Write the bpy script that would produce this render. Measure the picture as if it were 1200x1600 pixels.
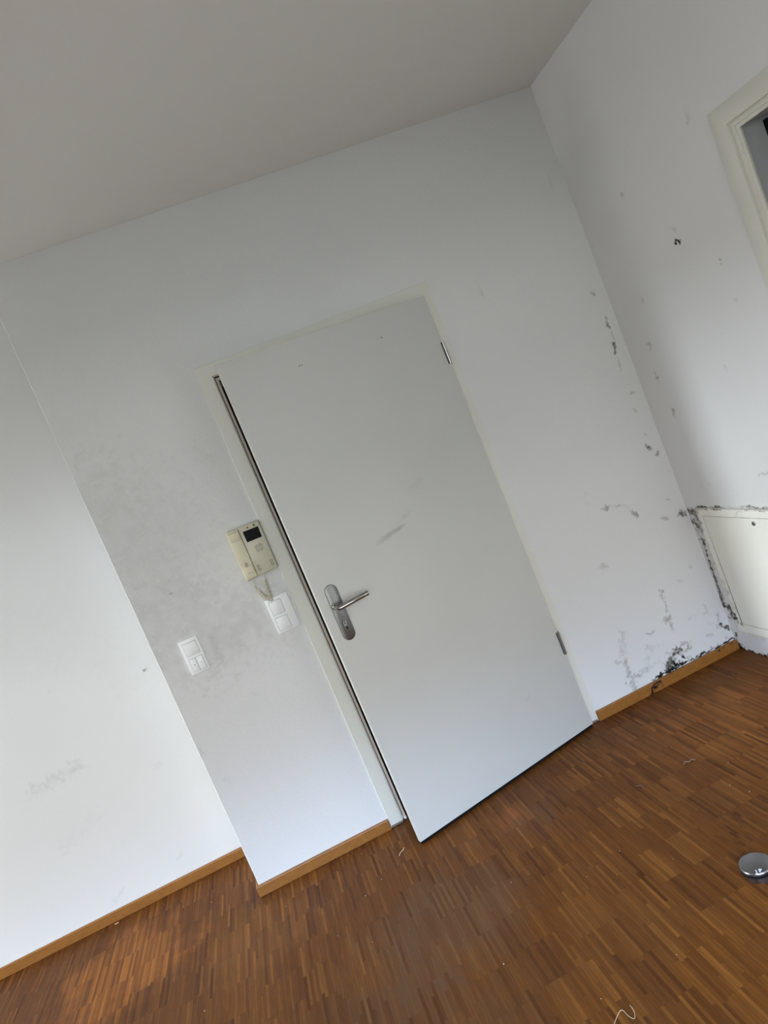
import bpy, bmesh, math, random
import numpy as np
from mathutils import Vector, Matrix
random.seed(7)
C = bpy.context.scene.collection
for o in list(bpy.data.objects): bpy.data.objects.remove(o)

# ------------------------------------------------------------------ camera
cd = bpy.data.cameras.new('camera'); cam = bpy.data.objects.new('camera', cd); C.objects.link(cam)
cd.sensor_fit = 'VERTICAL'; cd.sensor_height = 36.0; cd.lens = 1139.28/1600*36.0
cd.clip_start = 0.02
_r = (0.90303713, -0.19835774, -0.38102251); _d = (-0.39260615, -0.02118366, -0.9194627); _f = (0.17431109, 0.97990074, -0.0970061)
cam.matrix_world = Matrix(((_r[0], -_d[0], -_f[0], -1.82052771), (_r[1], -_d[1], -_f[1], -2.96591613), (_r[2], -_d[2], -_f[2], 1.52854823), (0, 0, 0, 1)))
bpy.context.scene.camera = cam

# ------------------------------------------------------------------ light
vs = bpy.context.scene.view_settings
vs.view_transform = 'Standard'; vs.look = 'None'; vs.gamma = 1.0; vs.use_curve_mapping = False
vs.exposure = 0.05
W = bpy.data.worlds.new('fitted_sky'); bpy.context.scene.world = W; W.use_nodes = True
nt = W.node_tree; nt.nodes.clear()
wo = nt.nodes.new('ShaderNodeOutputWorld'); bg = nt.nodes.new('ShaderNodeBackground')
tc = nt.nodes.new('ShaderNodeTexCoord'); sx = nt.nodes.new('ShaderNodeSeparateXYZ')
nt.links.new(tc.outputs['Generated'], sx.inputs[0])
mr = nt.nodes.new('ShaderNodeMapRange'); mr.inputs['From Min'].default_value = -1; mr.inputs['From Max'].default_value = 1
nt.links.new(sx.outputs['Z'], mr.inputs['Value'])
def sky_ramp(stops):                              # radiance by height above the horizon (0.5 = horizon)
    r = nt.nodes.new('ShaderNodeValToRGB'); els = r.color_ramp.elements
    while len(els) < len(stops): els.new(0.5)
    for e, (ps, cl) in zip(els, stops): e.position = ps; e.color = (cl[0]/40, cl[1]/40, cl[2]/40, 1)
    nt.links.new(mr.outputs[0], r.inputs[0]); return r
west = sky_ramp([(0, (3.4, 3.5, 3.4)), (0.4, (3.4, 3.5, 3.4)), (0.42, (0.8, 0.8, 0.8)), (0.54, (1.5, 1.5, 1.5)), (0.555, (29, 32, 35)), (0.6, (29, 32, 35)), (0.615, (12, 13.5, 12.5)), (0.69, (12, 13.5, 12.5)), (0.71, (0.8, 0.8, 0.9)), (1, (0.8, 0.8, 0.9))]); south = sky_ramp([(0, (0.03, 0.03, 0.03)), (0.39, (0.05, 0.05, 0.05)), (0.41, (0.65, 0.8, 0.8)), (0.5, (0.7, 0.85, 0.8)), (0.51, (1.9, 1.9, 1.9)), (0.54, (1.8, 1.8, 1.8)), (0.56, (0.4, 0.4, 0.4)), (0.6, (0.4, 0.4, 0.4)), (0.62, (1.6, 1.6, 1.75)), (0.685, (1.7, 1.8, 2.0)), (0.72, (5.9, 8.4, 12.2)), (0.765, (5.9, 8.4, 12.2)), (0.8, (1.2, 1.6, 2.0)), (1, (1.0, 1.3, 1.6))])
# invented sky bands fitted to wall brightness, the strongest low in the west (-x)
flat = nt.nodes.new('ShaderNodeVectorMath'); flat.operation = 'MULTIPLY'; flat.inputs[1].default_value = (1, 1, 0); nt.links.new(tc.outputs['Generated'], flat.inputs[0])
nrm = nt.nodes.new('ShaderNodeVectorMath'); nrm.operation = 'NORMALIZE'; nt.links.new(flat.outputs[0], nrm.inputs[0])
s2 = nt.nodes.new('ShaderNodeSeparateXYZ'); nt.links.new(nrm.outputs[0], s2.inputs[0])
az = nt.nodes.new('ShaderNodeMapRange'); az.inputs['From Min'].default_value = -0.72; az.inputs['From Max'].default_value = -0.90
nt.links.new(s2.outputs['X'], az.inputs['Value'])
mx = nt.nodes.new('ShaderNodeMix'); mx.data_type = 'RGBA'
nt.links.new(az.outputs[0], mx.inputs[0]); nt.links.new(south.outputs[0], mx.inputs[6]); nt.links.new(west.outputs[0], mx.inputs[7])
bg.inputs[1].default_value = 3.0*40; nt.links.new(mx.outputs[2], bg.inputs[0]); nt.links.new(bg.outputs[0], wo.inputs[0])

def daylight_portal(name, loc, size, rot):        # guides the sky's own light in through a window opening
    l = bpy.data.lights.new(name, 'AREA'); l.shape = 'RECTANGLE'; l.size, l.size_y = size
    l.cycles.is_portal = True
    o = bpy.data.objects.new(name, l); C.objects.link(o); o.location = loc; o.rotation_euler = rot
    return o

# ------------------------------------------------------------------ helpers
def tag(o, label=None, cat=None, group=None, kind=None):
    if label: o['label'] = label
    if cat: o['category'] = cat
    if group: o['group'] = group
    if kind: o['kind'] = kind
    return o
def empty(name, loc=(0, 0, 0), rz=0.0):
    o = bpy.data.objects.new(name, None); C.objects.link(o); o.location = loc; o.rotation_euler = (0, 0, rz)
    o.empty_display_size = 0.05
    return o
def link(name, bm, m, parent=None, smooth=False):
    me = bpy.data.meshes.new(name); bm.normal_update(); bm.to_mesh(me); bm.free()
    if m: me.materials.append(m)
    if smooth:
        for p in me.polygons: p.use_smooth = True
        me.set_sharp_from_angle(angle=math.radians(40))
    o = bpy.data.objects.new(name, me); C.objects.link(o)
    if parent: o.parent = parent
    return o
def box(bm, x0, x1, y0, y1, z0, z1, bev=0.0, seg=2):
    t = bmesh.new(); bmesh.ops.create_cube(t, size=1.0)
    for v in t.verts:
        v.co = ((x0+x1)/2+v.co.x*(x1-x0), (y0+y1)/2+v.co.y*(y1-y0), (z0+z1)/2+v.co.z*(z1-z0))
    if bev: bmesh.ops.bevel(t, geom=list(t.edges), offset=bev, segments=seg, profile=0.5, affect='EDGES')
    return merge(bm, t)
def merge(bm, t, mat=None):
    if mat is not None: bmesh.ops.transform(t, matrix=mat, verts=t.verts)
    me = bpy.data.meshes.new('tmp'); t.to_mesh(me); t.free(); bm.from_mesh(me); bpy.data.meshes.remove(me)
    return bm
def B(*boxes):
    bm = bmesh.new()
    for b in boxes: box(bm, *b)
    return bm
def tube(bm, pts, r, n=12, cap=True):
    pts = [Vector(p) for p in pts]; rings = []; N = len(pts)
    ups = None
    for i, p in enumerate(pts):
        if i == 0: d = pts[1]-p
        elif i == N-1: d = p-pts[i-1]
        else: d = (pts[i+1]-p).normalized()+(p-pts[i-1]).normalized()
        d.normalize()
        if ups is None: ups = d.orthogonal().normalized()
        u = (ups-d*ups.dot(d)).normalized(); ups = u; w = d.cross(u)
        k = 1.0
        if 0 < i < N-1:
            c = d.dot((p-pts[i-1]).normalized()); k = 1/max(c, .5)
        ring = []
        tn = None
        if k > 1.02:
            a = (p-pts[i-1]).normalized(); b2 = (pts[i+1]-p).normalized(); tn = (b2-a).normalized()
        rr = r if not hasattr(r, '__len__') else r[i]
        for j in range(n):
            t = 2*math.pi*j/n; q = (u*math.cos(t)+w*math.sin(t))*rr
            if tn is not None: q = q+tn*q.dot(tn)*(k-1)
            ring.append(bm.verts.new(p+q))
        rings.append(ring)
    for a, b in zip(rings, rings[1:]):
        for j in range(n): bm.faces.new((a[j], a[(j+1) % n], b[(j+1) % n], b[j]))
    if cap: bm.faces.new(rings[0][::-1]); bm.faces.new(rings[-1])
    return bm
def lathe(bm, prof, n=64, mat=None):
    t = bmesh.new(); rings = []
    for r, z in prof:
        if r < 1e-6: rings.append([t.verts.new((0, 0, z))])
        else: rings.append([t.verts.new((r*math.cos(2*math.pi*j/n), r*math.sin(2*math.pi*j/n), z)) for j in range(n)])
    for a, b in zip(rings, rings[1:]):
        for j in range(n):
            k = (j+1) % n
            if len(a) == 1 and len(b) == 1: continue
            if len(a) == 1: t.faces.new((a[0], b[k], b[j]))
            elif len(b) == 1: t.faces.new((a[j], a[k], b[0]))
            else: t.faces.new((a[j], a[k], b[k], b[j]))
    bmesh.ops.recalc_face_normals(t, faces=t.faces)
    return merge(bm, t, mat)
FRONT = Matrix.Rotation(math.radians(90), 4, 'X')      # local +z -> world -y (towards the room)
def stadium(bm, cx, cz, w, h, y0, y1, bev=0.0, n=24):
    t = bmesh.new(); r = w/2; pts = []
    for j in range(n+1): a = math.pi*j/n; pts.append((cx+r*math.cos(a), cz+h/2-r+r*math.sin(a)))
    for j in range(n+1): a = math.pi+math.pi*j/n; pts.append((cx+r*math.cos(a), cz-h/2+r+r*math.sin(a)))
    f = t.faces.new([t.verts.new((x, y0, z)) for x, z in pts])
    e = bmesh.ops.extrude_face_region(t, geom=[f]); vs_ = [v for v in e['geom'] if isinstance(v, bmesh.types.BMVert)]
    bmesh.ops.translate(t, verts=vs_, vec=(0, y1-y0, 0))
    bmesh.ops.recalc_face_normals(t, faces=t.faces)
    if bev:
        ed = [e_ for e_ in t.edges if all(abs(v.co.y-min(y0, y1)) < 1e-6 for v in e_.verts)]
        bmesh.ops.bevel(t, geom=ed, offset=bev, segments=2, profile=0.5, affect='EDGES')
    return merge(bm, t)
def prism(bm, pts, y0, y1, bev=0.0):                   # outline in x,z, depth in y
    t = bmesh.new(); f = t.faces.new([t.verts.new((x, y0, z)) for x, z in pts])
    e = bmesh.ops.extrude_face_region(t, geom=[f]); vs_ = [v for v in e['geom'] if isinstance(v, bmesh.types.BMVert)]
    bmesh.ops.translate(t, verts=vs_, vec=(0, y1-y0, 0)); bmesh.ops.recalc_face_normals(t, faces=t.faces)
    if bev: bmesh.ops.bevel(t, geom=list(t.edges), offset=bev, segments=2, profile=0.5, affect='EDGES')
    return merge(bm, t)

# ------------------------------------------------------------------ materials
class NT:
    def __init__(s, name):
        s.m = bpy.data.materials.new(name); s.m.use_nodes = True; s.t = s.m.node_tree
        s.b = s.t.nodes['Principled BSDF']
    def n(s, ty, ins=None, **kw):
        x = s.t.nodes.new(ty)
        for k, v in kw.items(): setattr(x, k, v)
        for k, v in (ins or {}).items(): s.i(x.inputs[k], v)
        return x
    def i(s, sock, v):
        if isinstance(v, bpy.types.NodeSocket): s.t.links.new(v, sock)
        elif isinstance(v, bpy.types.Node): s.t.links.new(v.outputs[0], sock)
        else: sock.default_value = v
    def math(s, op, a, b=0.0, c=0.0, clamp=False):
        x = s.n('ShaderNodeMath', {0: a, 1: b, 2: c}, operation=op); x.use_clamp = clamp; return x.outputs[0]
    def mix(s, f, a, b, blend='MIX'):
        x = s.n('ShaderNodeMix', data_type='RGBA', blend_type=blend); s.i(x.inputs[0], f); s.i(x.inputs[6], a); s.i(x.inputs[7], b); return x.outputs[2]
    def noise(s, vec, scale, detail=3.0, rough=0.5, dist=0.0):
        return s.n('ShaderNodeTexNoise', {'Vector': vec, 'Scale': scale, 'Detail': detail, 'Roughness': rough, 'Distortion': dist}).outputs[0]
    def ramp(s, f, stops):
        x = s.n('ShaderNodeValToRGB', {0: f}); e = x.color_ramp.elements
        while len(e) < len(stops): e.new(0.5)
        for q, (p, c) in zip(e, stops): q.position = p; q.color = (*c, 1) if len(c) == 3 else c
        return x.outputs[0]
    def bump(s, h, strength, dist):
        x = s.n('ShaderNodeBump', {'Strength': strength, 'Distance': dist, 'Height': h}); s.i(s.b.inputs['Normal'], x.outputs[0])
    def set(s, **kw):
        for k, v in kw.items(): s.i(s.b.inputs[k.replace('_', ' ')], v)
def c4(r, g, b): return (r, g, b, 1.0)
def srgb(r, g, b):
    f = lambda v: ((v/255+.055)/1.055)**2.4 if v > 10 else v/255/12.92
    return (f(r), f(g), f(b), 1.0)
def plain(name, col, rough=0.5, metal=0.0, var=0.04, bump=0.0, scale=60.0):
    k = NT(name); co = k.n('ShaderNodeTexCoord').outputs['Object']
    nz = k.noise(co, scale, 3.0)
    f = k.math('MULTIPLY_ADD', nz, var*2, 1.0-var)
    hs = k.n('ShaderNodeHueSaturation', {'Color': col, 'Value': f})
    k.set(Base_Color=hs.outputs[0], Roughness=rough, Metallic=metal)
    if bump: k.bump(nz, bump, 0.001)
    return k.m

def wall_mat(name, base, stucco=0.35):
    k = NT(name); co = k.n('ShaderNodeTexCoord').outputs['Object']
    at = k.n('ShaderNodeAttribute', attribute_name='stain'); sp = k.n('ShaderNodeSeparateColor', {0: at.outputs['Color']})
    big = k.noise(co, 1.7, 2.0); f = k.math('MULTIPLY_ADD', big, 0.05, 0.975)
    col = k.n('ShaderNodeHueSaturation', {'Color': base, 'Value': f}).outputs[0]
    # rubbed-on dirt
    dn = k.noise(co, 90.0, 3.0, 0.6); dd = k.math('MULTIPLY', sp.outputs[1], k.math('MULTIPLY_ADD', dn, 0.9, 0.5), clamp=True)
    col = k.mix(dd, col, srgb(120, 112, 100))
    # mould
    mn = k.noise(co, 260.0, 4.0, 0.75); m2 = k.noise(co, 75.0, 3.0, 0.6)
    mm = k.math('MULTIPLY', sp.outputs[0], k.math('MULTIPLY_ADD', mn, 1.8, 0.15))
    mm = k.math('MULTIPLY', mm, k.math('MULTIPLY_ADD', m2, 1.8, 0.1), clamp=True)
    col = k.mix(mm, col, k.mix(k.math('MULTIPLY', k.math('SUBTRACT', sp.outputs[0], 0.8), 2.5, clamp=True), srgb(92, 86, 75), srgb(22, 20, 19)))
    h = k.math('ADD', k.math('MULTIPLY', k.noise(co, 210.0, 3.0, 0.55), 1.0), k.math('MULTIPLY', k.noise(co, 60.0, 2.0), 0.8))
    k.set(Base_Color=col, Roughness=0.75); k.b.inputs['Specular IOR Level'].default_value = 0.3
    k.bump(h, stucco, 0.0016)
    return k.m
PLASTER = wall_mat('white_plaster', srgb(*(225, 225, 224)), 0.75)
SMOOTH = wall_mat('smooth_white_plaster', srgb(*(225, 225, 224)), 0.22)
CEIL = plain('ceiling_paint', srgb(*(225, 224, 221)), 0.85, var=0.01)
FRAMEP = plain('cream_frame_lacquer', srgb(222, 221, 211), 0.38, var=0.012, scale=8)
STEEL = plain('brushed_steel', (0.25, 0.245, 0.235, 1), 0.33, 1.0, var=0.10, scale=90)
LEVER = plain('satin_steel', (0.42, 0.41, 0.39, 1), 0.20, 1.0, var=0.03)
DARKSTEEL = plain('dull_hinge_steel', (0.30, 0.28, 0.26, 1), 0.35, 1.0)
RUBBER = plain('black_rubber', (0.006, 0.006, 0.007, 1), 0.7); RUBBER.node_tree.nodes['Principled BSDF'].inputs['Specular IOR Level'].default_value = 0.12
SEAL = plain('beige_brown_rubber_seal', srgb(218, 205, 192), 0.6)
WHITEPL = plain('white_plastic', srgb(243, 244, 244), 0.32, var=0.01)
IVORY = plain('yellowed_ivory_plastic', srgb(214, 206, 176), 0.40, var=0.015, scale=12)
IVORY2 = plain('pale_ivory_plastic', srgb(204, 199, 178), 0.42, var=0.015, scale=12)
SCREEN = plain('black_screen', (0.002, 0.002, 0.003, 1), 0.35); SCREEN.node_tree.nodes['Principled BSDF'].inputs['Specular IOR Level'].default_value = 0.06
INK = plain('dark_print', srgb(70, 66, 58), 0.5)
INKL = plain('grey_print', srgb(128, 120, 100), 0.5)
WHITEINK = plain('white_print', srgb(225, 225, 225), 0.5)
DARK = plain('dark_slot', (0.01, 0.01, 0.01, 1), 0.6)
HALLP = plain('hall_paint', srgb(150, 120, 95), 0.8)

# ---- door leaf paint: off-white with a faint yellow cast, one rubbed smudge and nail marks
def door_mat():
    k = NT('door_lacquer'); co = k.n('ShaderNodeTexCoord').outputs['Object']; s = k.n('ShaderNodeSeparateXYZ', {0: co})
    nz = k.noise(co, 3.0, 2.0); col = k.mix(nz, srgb(204, 204, 198), srgb(211, 211, 207))
    def spot(x, z, rx, rz, ang, st):
        ca, sa = math.cos(ang), math.sin(ang)
        dx = k.math('SUBTRACT', s.outputs[0], x); dz = k.math('SUBTRACT', s.outputs[2], z)
        u = k.math('DIVIDE', k.math('ADD', k.math('MULTIPLY', dx, ca), k.math('MULTIPLY', dz, sa)), rx)
        v = k.math('DIVIDE', k.math('SUBTRACT', k.math('MULTIPLY', dz, ca), k.math('MULTIPLY', dx, sa)), rz)
        q = k.math('SUBTRACT', 1.0, k.math('ADD', k.math('MULTIPLY', u, u), k.math('MULTIPLY', v, v)))
        return k.math('MULTIPLY', k.math('MAXIMUM', q, 0.0), st)
    m = spot(-0.535, 1.162, 0.085, 0.012, 0.12, 0.42)
    for a in ((-0.575, 1.150, 0.05, 0.008, 0.1, 0.25), (-0.46, 1.20, 0.05, 0.014, 0.25, 0.10), (-0.627, 1.893, 0.004, 0.003, 0, 2.5), (-0.617, 1.893, 0.003, 0.003, 0, 2.5), (-0.255, 1.891, 0.004, 0.003, 0, 2.5),
              (-0.36, 1.30, 0.05, 0.02, 0.3, 0.08), (-0.25, 0.28, 0.03, 0.01, 0.5, 0.08)):
        m = k.math('MAXIMUM', m, spot(*a))
    m = k.math('MULTIPLY', m, k.math('MULTIPLY_ADD', k.noise(co, 40.0, 3.0), 1.2, 0.3), clamp=True)
    k.set(Base_Color=k.mix(m, col, srgb(110, 106, 100)), Roughness=0.42)
    k.bump(k.noise(co, 120.0, 2.0), 0.04, 0.001)
    return k.m
DOORP = door_mat()

def oak_mat():
    k = NT('oak_skirting'); co = k.n('ShaderNodeTexCoord').outputs['Object']
    mp = k.n('ShaderNodeMapping', {0: co}); mp.inputs['Scale'].default_value = (4, 60, 60)
    g = k.noise(mp.outputs[0], 6.0, 4.0, 0.6, 0.4)
    col = k.ramp(g, [(0.25, srgb(124, 77, 30)[:3]), (0.55, srgb(150, 98, 42)[:3]), (0.8, srgb(166, 112, 54)[:3])])
    at = k.n('ShaderNodeAttribute', attribute_name='stain'); sp = k.n('ShaderNodeSeparateColor', {0: at.outputs['Color']})
    mm = k.math('MULTIPLY', sp.outputs[0], k.math('MULTIPLY_ADD', k.noise(co, 200.0, 3.0, .7), 1.6, 0.25), clamp=True)
    k.set(Base_Color=k.mix(mm, col, srgb(22, 18, 15)), Roughness=0.42)
    k.bump(g, 0.05, 0.001)
    return k.m
OAK = oak_mat()

# ---- industrial strip parquet: lamellas 10 mm wide, 160 mm long, laid along y in staggered blocks
def parquet_mat():
    k = NT('strip_parquet'); co = k.n('ShaderNodeTexCoord').outputs['Object']; s = k.n('ShaderNodeSeparateXYZ', {0: co})
    X, Y = s.outputs[0], s.outputs[1]
    LW, LL, NB = 0.0100, 0.160, 16
    strip = k.math('FLOOR', k.math('DIVIDE', X, LW)); block = k.math('FLOOR', k.math('DIVIDE', X, LW*NB))
    wn = lambda v: k.n('ShaderNodeTexWhiteNoise', {'Vector': v}, noise_dimensions='3D').outputs[0]
    comb = lambda a, b, c=0.0: k.n('ShaderNodeCombineXYZ', {0: a, 1: b, 2: c}).outputs[0]
    off = k.math('MULTIPLY', wn(comb(block, 3.0)), 1.0)
    # a few lamellas are shifted against their block
    off = k.math('ADD', off, k.math('MULTIPLY', k.math('GREATER_THAN', wn(comb(strip, 9.0)), 0.72), wn(comb(strip, 5.0))))
    yy = k.math('ADD', k.math('DIVIDE', Y, LL), off); row = k.math('FLOOR', yy)
    r1 = wn(comb(strip, row, 1.0)); r2 = wn(comb(strip, row, 2.0)); rb = wn(comb(block, row, 7.0))
    c3 = k.math('SUBTRACT', r1, 0.5); tone = k.math('ADD', k.math('MULTIPLY_ADD', k.math('MULTIPLY', k.math('MULTIPLY', c3, c3), c3), 2.7, 0.38), k.math('ADD', k.math('MULTIPLY', c3, 0.12), k.math('MULTIPLY', rb, 0.20)))
    col = k.ramp(tone, [(0.0, (0.066, 0.0175, 0.0022)), (0.5, (0.128, 0.041, 0.0055)), (1.0, (0.215, 0.08, 0.0135))])
    mp = k.n('ShaderNodeMapping', {0: k.n('ShaderNodeVectorMath', {0: co, 1: comb(k.math('MULTIPLY', r2, 3.0), k.math('MULTIPLY', r1, 7.0))}, operation='ADD').outputs[0]})
    mp.inputs['Scale'].default_value = (560, 16, 1)
    g = k.noise(mp.outputs[0], 1.0, 5.0, 0.7)
    mp2 = k.n('ShaderNodeMapping', {0: co}); mp2.inputs['Scale'].default_value = (150, 7, 1); g2 = k.noise(mp2.outputs[0], 1.0, 4.0, 0.7, 0.4)
    g = k.math('MULTIPLY_ADD', g2, 0.5, k.math('MULTIPLY', g, 0.6))
    col = k.n('ShaderNodeHueSaturation', {'Color': col, 'Value': k.math('MULTIPLY_ADD', g, 2.1, -0.12)}).outputs[0]
    # joints
    fx = k.math('FRACT', k.math('DIVIDE', X, LW)); fy = k.math('FRACT', yy)
    jx = k.math('LESS_THAN', k.math('MINIMUM', fx, k.math('SUBTRACT', 1.0, fx)), 0.05)
    jy = k.math('LESS_THAN', k.math('MINIMUM', fy, k.math('SUBTRACT', 1.0, fy)), 0.005)
    j = k.math('MULTIPLY', k.math('MAXIMUM', jx, jy), 0.38)
    col = k.mix(j, col, srgb(52, 30, 14))
    # worn, dirty and grey-dusted areas, one warm stain widened to brighten the left floor
    wear = k.noise(co, 1.9, 4.0, 0.6, 0.6); w2 = k.noise(co, 6.0, 4.0, 0.65)
    wm = k.math('MULTIPLY', k.ramp(wear, [(0.45, (0, 0, 0)), (0.68, (1, 1, 1))]), 0.30)
    col = k.mix(wm, col, k.mix(0.55, col, srgb(78, 54, 36)))
    QC = comb(k.math('MULTIPLY', strip, LW), k.math('MULTIPLY_ADD', k.math('SUBTRACT', r2, 0.5), 0.10, Y), 0.0)
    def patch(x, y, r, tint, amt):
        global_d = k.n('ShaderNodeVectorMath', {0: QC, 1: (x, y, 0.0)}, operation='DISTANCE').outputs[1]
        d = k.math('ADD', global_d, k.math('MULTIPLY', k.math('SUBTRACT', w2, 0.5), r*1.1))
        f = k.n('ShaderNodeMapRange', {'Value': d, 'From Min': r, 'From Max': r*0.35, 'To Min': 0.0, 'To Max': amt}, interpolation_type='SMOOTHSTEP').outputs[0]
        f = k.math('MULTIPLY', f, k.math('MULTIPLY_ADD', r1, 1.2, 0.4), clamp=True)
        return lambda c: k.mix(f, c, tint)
    for P in ((-2.95, -0.02, 0.36, srgb(196, 120, 52), 0.26), (-1.36, -0.36, 0.09, srgb(160, 84, 32), 0.30), (-1.75, -0.70, 0.35, srgb(96, 72, 52), 0.40),  # first entry: warm wood discolouration, enlarged to paint in extra brightness
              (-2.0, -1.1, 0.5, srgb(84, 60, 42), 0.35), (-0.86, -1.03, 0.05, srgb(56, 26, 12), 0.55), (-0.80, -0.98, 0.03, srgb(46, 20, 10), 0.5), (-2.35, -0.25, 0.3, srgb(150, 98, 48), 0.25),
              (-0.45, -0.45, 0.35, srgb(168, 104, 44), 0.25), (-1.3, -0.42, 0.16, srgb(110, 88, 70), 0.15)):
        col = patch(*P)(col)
    spk = k.math('GREATER_THAN', k.noise(co, 330.0, 1.0), 0.80)
    col = k.mix(k.math('MULTIPLY', spk, 0.5), col, srgb(214, 190, 160))
    rough = k.math('MULTIPLY_ADD', k.noise(co, 9.0, 3.0), 0.2, 0.42)
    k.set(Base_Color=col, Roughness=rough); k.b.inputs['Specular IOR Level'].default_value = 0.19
    hb = k.math('SUBTRACT', k.math('MULTIPLY', g, 0.25), j)
    k.bump(hb, 0.14, 0.0008)
    return k.m
PARQ = parquet_mat()

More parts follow.
